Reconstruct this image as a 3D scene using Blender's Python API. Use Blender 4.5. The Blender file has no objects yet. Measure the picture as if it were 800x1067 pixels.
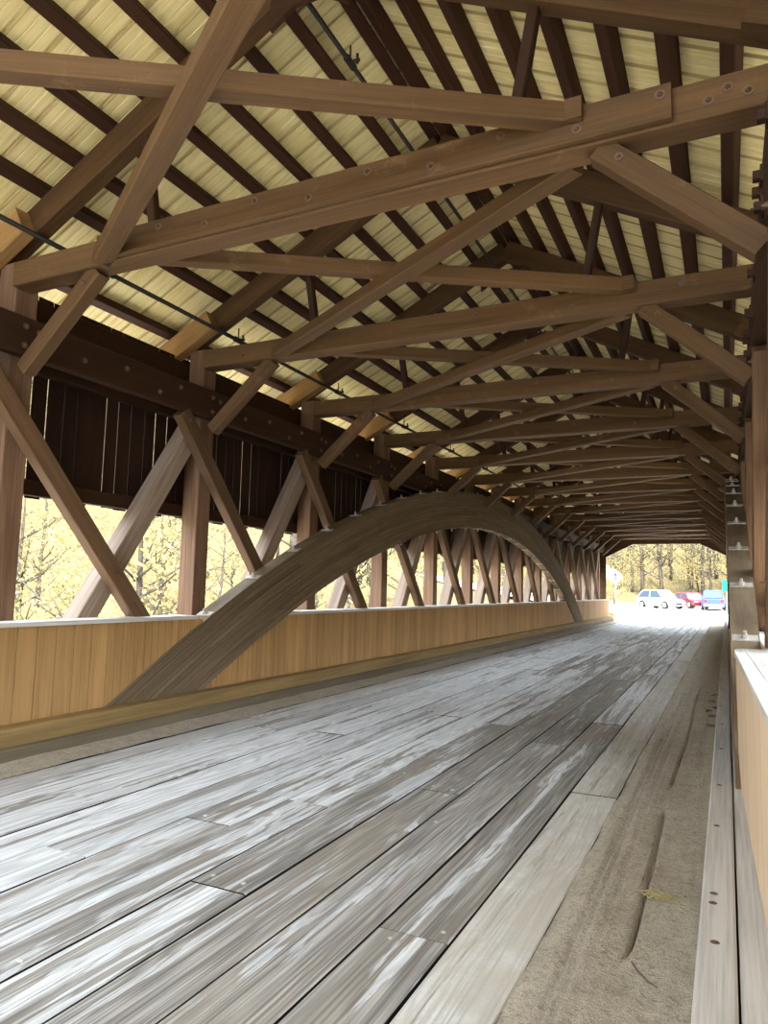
import bpy, math, random
from mathutils import Vector, Matrix, noise
random.seed(7)
D = bpy.data
SC = bpy.context.scene
COL = SC.collection
PI = math.pi

# ------------------------------------------------------------------ camera
F_PX = 737.9
pit, yaw, rol = .1058414, .450258, .0218609
cy_, sy_ = math.cos(yaw), math.sin(yaw)
fw = Vector((-sy_*math.cos(pit), cy_*math.cos(pit), math.sin(pit)))
r0 = Vector((cy_, sy_, 0)); u0 = r0.cross(fw)
rr = math.cos(rol)*r0 + math.sin(rol)*u0
uu = -math.sin(rol)*r0 + math.cos(rol)*u0
cam_d = D.cameras.new('camera')
cam = D.objects.new('camera', cam_d); COL.objects.link(cam)
M = Matrix((rr, uu, -fw)).transposed().to_4x4()
cam.matrix_world = M
cam_d.sensor_fit = 'VERTICAL'; cam_d.sensor_height = 36
cam_d.lens = F_PX/1067*36
cam_d.clip_start = .05; cam_d.clip_end = 600
SC.camera = cam

# ------------------------------------------------------------------ light
W = D.worlds.new('sky'); SC.world = W; W.use_nodes = True
wn = W.node_tree; bg = wn.nodes['Background']
bg.inputs['Color'].default_value = (.80, .90, 1.0, 1)
bg.inputs['Strength'].default_value = 3.6
sun_d = D.lights.new('sun', 'SUN'); sun_d.energy = 5.0; sun_d.angle = math.radians(1.0)
sun_d.color = (1, .94, .84)
sun = D.objects.new('sun', sun_d); COL.objects.link(sun)
az, el = math.radians(200), math.radians(52)          # from behind the camera, a little to the right
sd = Vector((math.sin(math.radians(28))*math.cos(el), -math.cos(math.radians(28))*math.cos(el), math.sin(el)))
sun.rotation_euler = sd.to_track_quat('Z', 'Y').to_euler()
SC.view_settings.view_transform = 'Standard'
SC.view_settings.look = 'None'
SC.view_settings.gamma = 1
SC.view_settings.use_curve_mapping = False
SC.view_settings.exposure = 1.55
SC.cycles.max_bounces = 10
SC.cycles.diffuse_bounces = 7
SC.cycles.use_denoising = True
SC.cycles.denoising_prefilter = 'NONE'
SC.cycles.use_adaptive_sampling = False
SC.cycles.caustics_reflective = False; SC.cycles.caustics_refractive = False

# ------------------------------------------------------------------ materials
def srgb(r, g, b):
    f = lambda c: (c/255/12.92 if c/255 <= .04045 else ((c/255+.055)/1.055)**2.4)
    return (f(r), f(g), f(b), 1)

class N:
    """small node-tree helper"""
    def __init__(s, name):
        s.m = D.materials.new(name); s.m.use_nodes = True
        s.t = s.m.node_tree; s.b = s.t.nodes['Principled BSDF']
    def n(s, typ, **kw):
        x = s.t.nodes.new(typ)
        for k, v in kw.items(): setattr(x, k, v)
        return x
    def l(s, a, b): s.t.links.new(a, b)
    def put(s, sock, v):
        if hasattr(v, 'is_linked') or isinstance(v, bpy.types.NodeSocket): s.l(v, sock)
        else: sock.default_value = v
    def math(s, op, a, b=0.0, c=0.0, clamp=False):
        x = s.n('ShaderNodeMath', operation=op, use_clamp=clamp)
        s.put(x.inputs[0], a); s.put(x.inputs[1], b); s.put(x.inputs[2], c)
        return x.outputs[0]
    def mix(s, f, a, b, mode='MIX'):
        x = s.n('ShaderNodeMix', data_type='RGBA', blend_type=mode)
        s.put(x.inputs[0], f); s.put(x.inputs[6], a); s.put(x.inputs[7], b)
        return x.outputs[2]
    def noise(s, vec, scale, detail=3, rough=.5, dist=0):
        x = s.n('ShaderNodeTexNoise')
        s.l(vec, x.inputs['Vector']); x.inputs['Scale'].default_value = scale
        x.inputs['Detail'].default_value = detail; x.inputs['Roughness'].default_value = rough
        x.inputs['Distortion'].default_value = dist
        return x.outputs['Fac']
    def vmul(s, vec, xyz):
        x = s.n('ShaderNodeVectorMath', operation='MULTIPLY'); s.l(vec, x.inputs[0]); x.inputs[1].default_value = xyz
        return x.outputs[0]
    def vadd(s, a, b):
        x = s.n('ShaderNodeVectorMath', operation='ADD'); s.put(x.inputs[0], a); s.put(x.inputs[1], b)
        return x.outputs[0]
    def comb(s, x_, y_, z_=0.0):
        x = s.n('ShaderNodeCombineXYZ')
        for i, v in enumerate((x_, y_, z_)): s.put(x.inputs[i], v)
        return x.outputs[0]
    def rng(s, v, a, b, c=0.0, d=1.0):
        x = s.n('ShaderNodeMapRange', clamp=True); s.put(x.inputs[0], v)
        for i, q in enumerate((a, b, c, d)): s.put(x.inputs[i+1], q)
        return x.outputs[0]
    def bump(s, h, strength, dist=.01):
        x = s.n('ShaderNodeBump'); x.inputs['Strength'].default_value = strength; x.inputs['Distance'].default_value = dist
        s.l(h, x.inputs['Height']); s.l(x.outputs[0], s.b.inputs['Normal'])
    def obj(s):
        return s.n('ShaderNodeTexCoord').outputs['Object']
    def done(s, col, rough=.7, spec=.3):
        s.put(s.b.inputs['Base Color'], col); s.put(s.b.inputs['Roughness'], rough)
        s.b.inputs['Specular IOR Level'].default_value = spec
        return s.m

def wood(name, dark, light, axis=0, grain=1.0, rough=.72, spec=.3, bump=.25, tint=.25, wear=None, boards=0):
    n = N(name); o = n.obj()
    rnd = n.n('ShaderNodeObjectInfo').outputs['Random']
    off = n.math('MULTIPLY', rnd, 57.0)
    sc = [9.0, 9.0, 9.0]; sc[axis] = .55
    v = n.vadd(n.vmul(o, sc), n.comb(off, off, off))
    fine = [70.0, 70.0, 70.0]; fine[axis] = 1.6
    v2 = n.vadd(n.vmul(o, fine), n.comb(off, off, off))
    a = n.noise(v, 1.0, 4, .6); b = n.noise(v2, 1.0, 3, .6)
    f = n.math('ADD', n.math('MULTIPLY', a, .6), n.math('MULTIPLY', b, .4*grain), clamp=True)
    c = n.mix(n.rng(f, .3, .68), dark, light)
    k = n.math('ADD', n.math('MULTIPLY', rnd, tint), 1-tint/2)
    c = n.mix(1.0, c, n.comb(k, k, k), 'MULTIPLY')
    if boards:
        sy = n.n('ShaderNodeSeparateXYZ'); n.l(o, sy.inputs[0])
        wn = n.n('ShaderNodeTexWhiteNoise', noise_dimensions='1D')
        n.l(n.math('FLOOR', n.math('DIVIDE', sy.outputs[1], boards)), wn.inputs['W'])
        k = n.math('ADD', n.math('MULTIPLY', wn.outputs['Value'], .3), .85)
        c = n.mix(1.0, c, n.comb(k, k, k), 'MULTIPLY')
    if wear:
        w = n.noise(n.vadd(o, n.comb(off, off, off)), 3.0, 5, .7)
        c = n.mix(n.rng(w, .60, .72, 0, .6), c, wear)
    n.bump(b, bump, .006)
    return n.done(c, rough, spec)

MAT = {}
MAT['brown'] = wood('brown_painted_timber', srgb(72, 52, 31), srgb(108, 80, 50), wear=srgb(130, 100, 70))
MAT['brown_dark'] = wood('dark_brown_timber', srgb(38, 22, 11), srgb(64, 38, 20))
MAT['rafter'] = wood('brown_rafter', srgb(56, 37, 19), srgb(88, 62, 33))
MAT['tail'] = wood('bare_sunlit_rafter_tail', srgb(136, 102, 62), srgb(176, 138, 90))  # unpainted wood, reflected sunlight at the eave put into its lighter colour
MAT['purlin'] = wood('dark_red_brown_purlin', srgb(46, 24, 12), srgb(70, 38, 20))
MAT['post'] = wood('weathered_brown_post', srgb(80, 56, 38), srgb(134, 104, 82), grain=1.3)
MAT['diag'] = wood('weathered_brown_diagonal', srgb(70, 50, 32), srgb(116, 88, 63), grain=1.3)
MAT['counter'] = wood('weathered_skylit_counter', srgb(100, 80, 64), srgb(166, 146, 130), grain=1.3)  # weathered wood, its colour lightened to hold the sky light on the braces
MAT['skirt'] = wood('dark_stained_boards', srgb(34, 18, 11), srgb(56, 32, 20), axis=2)
MAT['tan'] = wood('tan_rail_boards', srgb(154, 116, 70), srgb(194, 152, 100), axis=2, tint=.05, grain=.8, boards=.2)
MAT['peach'] = wood('pale_peach_rail_boards', srgb(214, 184, 152), srgb(240, 216, 188), axis=2, tint=.02)  # paler tone than the tan rail boards
MAT['cap'] = wood('weathered_grey_cap', srgb(176, 170, 160), srgb(226, 222, 214), axis=1, tint=.04)
MAT['curb_tan'] = wood('tan_brown_curb', srgb(104, 82, 48), srgb(158, 130, 84), axis=0)
MAT['curb_step'] = wood('dusty_brown_curb_step', srgb(80, 70, 54), srgb(112, 100, 80), axis=0)
MAT['curb_grey'] = wood('grey_weathered_curb', srgb(150, 149, 148), srgb(200, 200, 199), axis=0, grain=1.5, bump=.5)

def m_plain(name, col, rough=.6, spec=.3, metal=0, nz=.0, sc=12):
    n = N(name)
    c = col
    if nz:
        f = n.noise(n.obj(), sc, 4, .6)
        c = n.mix(n.rng(f, .3, .7), tuple(x*(1-nz) for x in col[:3])+(1,), tuple(min(1, x*(1+nz)) for x in col[:3])+(1,))
    n.b.inputs['Metallic'].default_value = metal
    return n.done(c, rough, spec)
MAT['steel'] = m_plain('weathered_steel', srgb(120, 104, 90), .5, .5, .6, .25, 40)
MAT['plate'] = m_plain('galvanised_plate', srgb(176, 170, 158), .5, .5, .3, .2, 40)
MAT['pipe'] = m_plain('black_iron_pipe', srgb(38, 32, 28), .45, .5, .2, .2, 30)
MAT['nail'] = m_plain('bright_nail_head', srgb(206, 200, 190), .4, .5, .5)
MAT['gap'] = m_plain('dark_gap', srgb(30, 26, 22), .9, .1)
MAT['gravel'] = m_plain('pale_gravel', srgb(212, 204, 190), .9, .1, 0, .12, 3)
MAT['ground'] = None
MAT['bark'] = m_plain('grey_bark', srgb(78, 72, 66), .9, .1, 0, .3, 9)

def leafmat(name, c1, c2):
    n = N(name)
    f = n.noise(n.obj(), .9, 3, .6)
    c = n.mix(n.rng(f, .35, .65), c1, c2)
    m = n.done(c, .7, .15)
    n.b.inputs['Transmission Weight'].default_value = 0
    return m
MAT['leaf_y'] = leafmat('yellow_leaves', srgb(158, 142, 92), srgb(112, 106, 68))
MAT['leaf_g'] = leafmat('green_yellow_leaves', srgb(100, 106, 66), srgb(150, 138, 90))
MAT['leaf_o'] = leafmat('ochre_leaves', srgb(132, 98, 56), srgb(140, 120, 70))

# ground outside: leaf litter, dry grass
n = N('leaf_litter'); o = n.obj()
a = n.noise(o, .35, 5, .65); b = n.noise(o, 4.0, 4, .7)
c = n.mix(n.rng(a, .35, .65), srgb(98, 86, 58), srgb(76, 68, 48))
c = n.mix(n.rng(b, .45, .7), c, srgb(128, 114, 78))
MAT['ground'] = n.done(c, .95, .1)

# roof sheets
n = N('cream_roof_sheet'); o = n.obj()
a = n.noise(n.vmul(o, (1.5, 30, 1.5)), 1.0, 3, .6); b = n.noise(o, 1.3, 4, .6)
c = n.mix(n.rng(a, .3, .7), srgb(226, 206, 144), srgb(246, 232, 178))
c = n.mix(n.rng(b, .5, .75, 0, .35), c, srgb(204, 188, 124))
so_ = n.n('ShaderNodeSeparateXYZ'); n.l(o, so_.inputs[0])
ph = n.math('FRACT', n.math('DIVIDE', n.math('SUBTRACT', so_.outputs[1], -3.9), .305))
rib_shade = n.math('ADD', n.rng(n.math('ABSOLUTE', n.math('SUBTRACT', ph, .006)), .030, .012), n.rng(n.math('ABSOLUTE', n.math('SUBTRACT', ph, .132)), .028, .012), clamp=True)
c = n.mix(n.math('MULTIPLY', rib_shade, n.rng(b, .3, .6, .35, .6)), c, srgb(138, 120, 78))      # rib shading put into the colour as darker lines along the edges
MAT['sheet'] = n.done(c, .5, .3)

# arch: laminated layers, along the UV
n = N('laminated_grey_arch')
uv = n.n('ShaderNodeUVMap').outputs[0]
lam = n.vmul(uv, (.5, 60.0, 1)); str_ = n.vmul(uv, (2.2, 26.0, 1))
sx = n.n('ShaderNodeSeparateXYZ'); n.l(uv, sx.inputs[0])
ly = n.math('FRACT', n.math('MULTIPLY', sx.outputs[1], 11.5))
joint = n.rng(n.math('ABSOLUTE', n.math('SUBTRACT', ly, .5)), .455, .49)
layer = n.math('FLOOR', n.math('MULTIPLY', sx.outputs[1], 11.5))
wn_ = n.n('ShaderNodeTexWhiteNoise', noise_dimensions='2D')
n.l(n.comb(n.math('FLOOR', n.math('ADD', n.math('MULTIPLY', sx.outputs[0], .28), n.math('MULTIPLY', layer, .37))), layer), wn_.inputs['Vector'])
a = n.noise(lam, 1.0, 4, .6); b = n.noise(str_, 1.0, 5, .7)
c = n.mix(n.rng(a, .3, .7), srgb(84, 68, 50), srgb(142, 121, 93))
c = n.mix(n.rng(b, .52, .66, 0, .55), c, srgb(78, 62, 48))
k = n.math('ADD', n.math('MULTIPLY', wn_.outputs['Value'], .35), .8)
c = n.mix(1.0, c, n.comb(k, k, k), 'MULTIPLY')
c = n.mix(n.math('MULTIPLY', joint, .7), c, srgb(52, 42, 34))
n.bump(n.math('SUBTRACT', a, joint), .35, .008)
MAT['arch'] = n.done(c, .8, .25)

# roadway planks
n = N('worn_plank_roadway'); o = n.obj()
at = n.n('ShaderNodeAttribute', attribute_name='pk')
sp = n.n('ShaderNodeSeparateColor'); n.l(at.outputs['Color'], sp.inputs[0])
rnd, wht, tan_ = sp.outputs[0], sp.outputs[1], sp.outputs[2]
so = n.n('ShaderNodeSeparateXYZ'); n.l(o, so.inputs[0])
off = n.math('MULTIPLY', rnd, 83.0)
X_, Y_ = so.outputs[0], so.outputs[1]
lowv = n.comb(n.math('ADD', n.math('MULTIPLY', X_, 4.2), off), n.math('ADD', n.math('MULTIPLY', Y_, .5), off))
warp = n.noise(lowv, 1.0, 2, .5)
ring_in = n.math('ADD', n.math('MULTIPLY', X_, 30.0), n.math('MULTIPLY', warp, 20.0))
fine = n.noise(n.comb(n.math('ADD', n.math('MULTIPLY', X_, 72.0), off), n.math('MULTIPLY', Y_, .9)), 1.0, 2, .6)
ring = n.math('ADD', n.math('MULTIPLY', n.math('SINE', n.math('MULTIPLY', ring_in, 3.4)), .5), .5)
ring = n.math('MULTIPLY', ring, n.rng(fine, .25, .6, .5, 1.0))
patv = n.comb(n.math('ADD', n.math('MULTIPLY', X_, 8.5), off), n.math('ADD', n.math('MULTIPLY', Y_, .40), n.math('MULTIPLY', off, 1.7)))
pat = n.noise(patv, 1.0, 5, .62, .4)
rag = n.noise(n.comb(n.math('MULTIPLY', X_, 55.0), n.math('MULTIPLY', Y_, 5.0)), 1.0, 3, .6)
thr = n.math('SUBTRACT', 1.0, wht)
pm = n.math('ADD', n.math('ADD', pat, n.math('MULTIPLY', n.math('SUBTRACT', ring, .5), .10)), n.math('MULTIPLY', n.math('SUBTRACT', rag, .5), .12))
mask = n.rng(n.math('SUBTRACT', pm, n.math('ADD', n.math('MULTIPLY', thr, .5), .25)), -.015, .022)
grey = n.mix(n.rng(fine, .36, .62), srgb(98, 94, 90), srgb(178, 173, 167))
grey = n.mix(n.math('MULTIPLY', ring, .5), grey, srgb(70, 67, 64))
tone = n.math('ADD', n.math('MULTIPLY', n.math('FRACT', n.math('MULTIPLY', rnd, 7.3)), .4), .8)
grey = n.mix(1.0, grey, n.comb(tone, tone, tone), 'MULTIPLY')
brn = n.noise(n.comb(n.math('ADD', n.math('MULTIPLY', X_, 5.0), off), n.math('MULTIPLY', Y_, .4)), 1.0, 3, .5)
grey = n.mix(n.rng(brn, .48, .7, 0, .55), grey, srgb(146, 132, 116))
lite = n.mix(n.rng(fine, .34, .52), srgb(182, 183, 184), srgb(232, 233, 234))
lite = n.mix(n.math('MULTIPLY', n.math('POWER', ring, 2.0), .5), lite, srgb(140, 139, 139))
lt_ = n.math('ADD', n.math('MULTIPLY', n.math('FRACT', n.math('MULTIPLY', rnd, 13.7)), .22), .80)
lite = n.mix(1.0, lite, n.comb(lt_, lt_, lt_), 'MULTIPLY')
c = n.mix(mask, grey, lite)
sandy = n.noise(o, 2.2, 5, .7)
c = n.mix(n.math('MULTIPLY', tan_, n.rng(sandy, .3, .55, .25, .85)), c, srgb(186, 176, 158))
spk = n.noise(o, 260.0, 2, .6)
c = n.mix(n.rng(spk, .35, .65, .22, 0), c, srgb(92, 86, 80))
n.bump(n.math('ADD', n.math('MULTIPLY', fine, .6), n.math('MULTIPLY', mask, .3)), .35, .006)
MAT['plank'] = n.done(c, n.rng(mask, 0, 1, .55, .7), .4)

n = N('road_grit'); o = n.obj()
a = n.noise(o, 7.0, 6, .75); b = n.noise(o, 120.0, 3, .7); d_ = n.noise(n.vmul(o, (9, .5, 1)), 1.0, 3, .6)
c = n.mix(n.rng(a, .3, .7), srgb(184, 174, 156), srgb(220, 210, 192))
c = n.mix(n.rng(b, .3, .7, 0, .6), c, srgb(138, 126, 110))
c = n.mix(n.rng(d_, .55, .7, 0, .4), c, srgb(156, 138, 116))
cl = n.noise(o, 34.0, 3, .7)
c = n.mix(n.rng(cl, .52, .66, 0, .5), c, srgb(128, 114, 96))
n.bump(n.math('ADD', b, n.math('ADD', a, cl)), .9, .014)
MAT['sand'] = n.done(c, .95, .1)

# ------------------------------------------------------------------ mesh helpers
class MB:
    def __init__(s): s.v = []; s.f = []
    def add(s, vs, fs):
        b = len(s.v); s.v += [tuple(x) for x in vs]; s.f += [tuple(i+b for i in f) for f in fs]
    def box(s, x0, x1, y0, y1, z0, z1):
        s.add([(x, y, z) for z in (z0, z1) for y in (y0, y1) for x in (x0, x1)],
              [(0, 2, 3, 1), (4, 5, 7, 6), (0, 1, 5, 4), (2, 6, 7, 3), (0, 4, 6, 2), (1, 3, 7, 5)])
    def hexa(s, p):          # 8 points: bottom ring of 4, top ring of 4
        s.add(p, [(3, 2, 1, 0), (4, 5, 6, 7), (0, 1, 5, 4), (1, 2, 6, 5), (2, 3, 7, 6), (3, 0, 4, 7)])
    def prism(s, poly, axis, a, b):   # extrude a 2D polygon along an axis
        def p3(q, t):
            return {0: (t, q[0], q[1]), 1: (q[0], t, q[1]), 2: (q[0], q[1], t)}[axis]
        k = len(poly)
        s.add([p3(q, a) for q in poly]+[p3(q, b) for q in poly],
              [tuple(range(k))[::-1], tuple(range(k, 2*k))]+[(i, (i+1) % k, k+(i+1) % k, k+i) for i in range(k)])
    def tube(s, pts, rad, sides=8, cap=True):
        pts = [Vector(p) for p in pts]; k = len(pts)
        if not isinstance(rad, (list, tuple)): rad = [rad]*k
        ref = Vector((0, 0, 1)) if abs((pts[-1]-pts[0]).normalized().z) < .9 else Vector((1, 0, 0))
        vs, fs = [], []
        for i, p in enumerate(pts):
            d = (pts[min(i+1, k-1)]-pts[max(i-1, 0)]).normalized()
            a = d.cross(ref).normalized(); b = d.cross(a)
            for j in range(sides):
                t = 2*PI*j/sides; vs.append(p+(a*math.cos(t)+b*math.sin(t))*rad[i])
        for i in range(k-1):
            for j in range(sides):
                q = (j+1) % sides; fs.append((i*sides+j, i*sides+q, (i+1)*sides+q, (i+1)*sides+j))
        if cap: fs += [tuple(range(sides))[::-1], tuple(range((k-1)*sides, k*sides))]
        s.add(vs, fs)
    def mesh(s, name, mat, smooth=False):
        me = D.meshes.new(name); me.from_pydata(s.v, [], s.f); me.update()
        if mat: me.materials.append(mat)
        if smooth: me.polygons.foreach_set('use_smooth', [True]*len(me.polygons))
        return me
    def obj(s, name, mat, parent=None, loc=None, smooth=False):
        o = D.objects.new(name, s.mesh(name, mat, smooth)); COL.objects.link(o)
        if parent: o.parent = parent
        if loc: o.location = loc
        return o
def fix(o):
    import bmesh
    bm = bmesh.new(); bm.from_mesh(o.data); bmesh.ops.recalc_face_normals(bm, faces=bm.faces); bm.to_mesh(o.data); bm.free()
    return o
def tag(o, label, cat, group=None, kind=None):
    o['label'] = label; o['category'] = cat
    if group: o['group'] = group
    if kind: o['kind'] = kind
    return o
def structure(o): o['kind'] = 'structure'; return o
def empty(name, loc=(0, 0, 0), rz=0):
    e = D.objects.new(name, None); COL.objects.link(e); e.location = loc; e.rotation_euler.z = rz; return e

_tc = {}
def timber_mesh(name, L, w, h, mat, c=.009):
    key = (name, round(L, 2), round(w, 3), round(h, 3), mat.name)
    if key in _tc: return _tc[key]
    a, b = w/2, h/2
    prof = [(-a+c, -b), (a-c, -b), (a, -b+c), (a, b-c), (a-c, b), (-a+c, b), (-a, b-c), (-a, -b+c)]
    m = MB(); m.prism(prof, 0, -L/2, L/2)
    me = m.mesh(name, mat); _tc[key] = me
    import bmesh
    bm = bmesh.new(); bm.from_mesh(me); bmesh.ops.recalc_face_normals(bm, faces=bm.faces); bm.to_mesh(me); bm.free()
    return me
def timber(name, p0, p1, w, h, mat, up=(0, 0, 1), parent=None):
    """a squared timber from p0 to p1 (centre line); w across, h along 'up'"""
    p0, p1, up = Vector(p0), Vector(p1), Vector(up)
    L = round((p1-p0).length, 2); x = (p1-p0).normalized()
    y = up.cross(x).normalized(); z = x.cross(y)
    o = D.objects.new(name, timber_mesh(name, L, w, h, mat)); COL.objects.link(o)
    R = Matrix((x, y, z)).transposed().to_4x4(); R.translation = (p0+p1)/2
    o.matrix_world = R
    if parent: o.parent = parent; o.matrix_parent_inverse = parent.matrix_world.inverted()
    return o
MAT['steel'] = m_plain('rusty_brown_bolt', srgb(104, 82, 64), .6, .4, .2, .2, 40)
def _bolt_mesh():
    m = MB()
    m.prism([(math.cos(t*PI/8)*.038, math.sin(t*PI/8)*.038) for t in range(16)], 2, 0, .006)
    m.prism([(math.cos(t*PI/3)*.019, math.sin(t*PI/3)*.019) for t in range(6)], 2, .006, .026)
    m.prism([(math.cos(t*PI/4)*.010, math.sin(t*PI/4)*.010) for t in range(8)], 2, .026, .042)
    return m.mesh('bolt', MAT['steel'])
BOLT = _bolt_mesh()
def _block_mesh():
    m = MB(); m.box(-.045, .045, -.045, .045, 0, .014); m.box(-.024, .024, -.024, .024, .014, .05)
    return m.mesh('bolt', MAT['brown_dark'])
BOLT_SQ = _block_mesh()
def bolt(pos, nrm, parent, sq=False, s=1.0):
    o = D.objects.new('bolt', BOLT_SQ if sq else BOLT); COL.objects.link(o)
    q = Vector(nrm).to_track_quat('Z', 'Y').to_matrix().to_4x4()
    o.matrix_world = Matrix.Translation(pos) @ q @ Matrix.Diagonal((s, s, s, 1))
    o.parent = parent; o.matrix_parent_inverse = parent.matrix_world.inverted()
    return o

ORD = ['nearest', 'second', 'third', 'fourth', 'fifth', 'sixth', 'seventh', 'eighth', 'ninth', 'tenth', 'eleventh', 'twelfth', 'thirteenth', 'fourteenth', 'fifteenth', 'sixteenth']

# ------------------------------------------------------------------ layout (metres, camera at the origin)
XC = -2.73
def mx(x): return 2*XC-x
ZR = -1.5                                       # roadway
ZCAP = -.37                                     # top of the rail cap
P = {-1: 1.52, 0: 4.17, 1: 6.80, 2: 9.43, 3: 12.05, 4: 14.66, 5: 17.18, 6: 19.65, 7: 22.18, 8: 24.70, 9: 27.25, 10: 29.80, 11: 32.35, 12: 34.90, 13: 37.45}
Y0, Y1 = -3.4, 38.6
SIDES = (('left', lambda x: x, 1), ('right', mx, -1))

# arch profile
AO = (18.05, -22.28, 24.66); AI = (17.92, -23.05, 24.58)
def arc_z(A, y):
    q = A[2]**2-(y-A[0])**2
    return A[1]+math.sqrt(q) if q > 0 else -99

# ------------------------------------------------------------------ floor
rows = [-.76, -1.10, -1.44, -1.80, -2.14, -2.49, -2.83, -3.19, -3.53, -3.88, -4.23, -4.58, -4.94]
joints = {1: [3.0, 8.6, 14.2], 4: [2.98, 7.9, 13.1], 5: [4.38, 9.6], 7: [2.96, 8.3], 0: [5.6, 12.4, 17.5], 2: [7.2, 12.9], 3: [5.1, 10.6]}
whites = [.60, .50, .42, .36, .48, .52, .64, .72, .76, .78, .70, .80]
halfgap = [.004, .007, .008, .006, .008, .007, .006, .009, .006, .007, .008, .006, .006]
fv, ff, fc = [], [], []
nails = []
for i in range(12):
    xb, xa = rows[i]-halfgap[i], rows[i+1]+halfgap[i+1]
    js = list(joints.get(i, []))
    y = js[-1] if js else 1.0+random.random()*3
    if not js: js = [y]
    while y < Y1: y += random.uniform(4.3, 5.6); js.append(min(y, Y1))
    y = js[0]
    while y > Y0: y -= random.uniform(4.3, 5.6); js.insert(0, max(y, Y0))
    for a, b in zip(js[:-1], js[1:]):
        if b-a < .1: continue
        w = whites[i]+random.uniform(-.16, .16)
        if i in (2, 3) and 3 < (a+b)/2 < 13: w = .30
        r = random.random(); dz = random.uniform(-.004, .003)
        t = .85 if i == 0 else (.12 if i == 1 else .03)
        y_a, y_b = a+.003, b-.003
        nseg = max(1, int((y_b-y_a)/.5)); c = .006
        base = len(fv)
        for k in range(nseg+1):
            yy = y_a+(y_b-y_a)*k/nseg
            wob = .0035*math.sin(yy*1.7+i)
            for (px, pz) in ((xa+wob, ZR-.05), (xa+wob, ZR-c+dz), (xa+c+wob, ZR+dz), (xb-c+wob, ZR+dz), (xb+wob, ZR-c+dz), (xb+wob, ZR-.05)):
                fv.append((px, yy, pz)); fc.append((r, w, t, 1))
        for k in range(nseg):
            for j in range(5):
                q = base+k*6+j; ff.append((q, q+1, q+7, q+6))
        ff.append(tuple(base+j for j in range(6))); ff.append(tuple(base+nseg*6+j for j in range(5, -1, -1)))
        for ny in (y_a+.09, y_b-.09, (y_a+y_b)/2):
            for nx in (xa+.07, xb-.07):
                nails.append((nx+random.uniform(-.02, .02), ny+random.uniform(-.03, .03), ZR+dz))
me = D.meshes.new('floor'); me.from_pydata(fv, [], ff); me.update(); me.materials.append(MAT['plank']); me.materials.append(MAT['gap'])
for p_ in me.polygons:
    if len(p_.vertices) == 6 or abs(p_.normal.z) < .3: p_.material_index = 1
ca = me.color_attributes.new('pk', 'FLOAT_COLOR', 'POINT')
for k, q in enumerate(fc): ca.data[k].color = q
floor = structure(fix(D.objects.new('floor', me))); COL.objects.link(floor)
b = MB(); b.box(-6.3, .86, Y0, Y1, ZR-.35, ZR-.052)
o = structure(b.obj('floor_underlay', MAT['gap']))
nails = [q for q in nails if 1.5 < q[1] < 13]; random.shuffle(nails); nails = nails[:95]
nm = MB(); nm.prism([(math.cos(t*PI/5)*.013, math.sin(t*PI/5)*.013) for t in range(10)], 2, -.004, .003)
nme = nm.mesh('nail', MAT['nail'])
for q in nails:
    o = D.objects.new('nail', nme); COL.objects.link(o); o.location = q; o.parent = floor
    o.scale = (random.uniform(.7, 1.3), random.uniform(.7, 1.3), 1)

# grit along both edges
def grit(name, x0, x1, zfun, ystep=.05, xstep=.0125, y0=.6, y1=Y1):
    m = MB(); nx = int(round((x1-x0)/xstep)); ny = int((y1-y0)/ystep)
    vs, fs = [], []
    ys = []
    y = y0; st = ystep
    while y < y1:
        ys.append(y); y += st; st *= 1.018
    ys.append(y1)
    for yy in ys:
        for i in range(nx+1):
            xx = x0+(x1-x0)*i/nx
            vs.append((xx, yy, zfun(xx, yy, i/nx)))
    for j in range(len(ys)-1):
        for i in range(nx):
            a = j*(nx+1)+i; fs.append((a, a+1, a+nx+2, a+nx+1))
    m.add(vs, fs)
    return m.obj(name, MAT['sand'], smooth=True)
def zr_(x, y, t):
    h = .012+.016*noise.noise((x*9, y*2.2, 1))+.006*noise.noise((x*40, y*30, 4))
    h += .05*max(0, t-.55)+.012*(noise.noise((x*3, y*.7, 9)))
    for gx, dep in ((-.635, .016), (-.60, .014), (-.53, .008)):
        h -= dep*math.exp(-((x-gx-.01*math.sin(y*.8))/.012)**2)
    gap = -.415-.012*math.sin(y*1.3)
    if 3.2 < y < 5.5 or 6.2 < y < 13:
        h -= .055*math.exp(-((x-gap)/.009)**2)
    if t < .12: h -= .03*(1-t/.12)*(.7+.6*noise.noise((y*1.6, 3, 2)))
    return ZR+max(-.03, h)
tag(grit('road_grit', -.765, -.128, zr_), 'dusty tan grit and tyre ruts along the right curb', 'grit', kind='stuff')
def zl_(x, y, t):
    h = .02+.012*noise.noise((x*9, y*2.2, 6))-.03*max(0, t-.7)+.03*max(0, .4-t)
    return ZR+h
tag(grit('road_grit', -5.31, -4.925, zl_, .12, .05), 'sandy strip of grit along the left curb', 'grit', kind='stuff')

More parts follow.
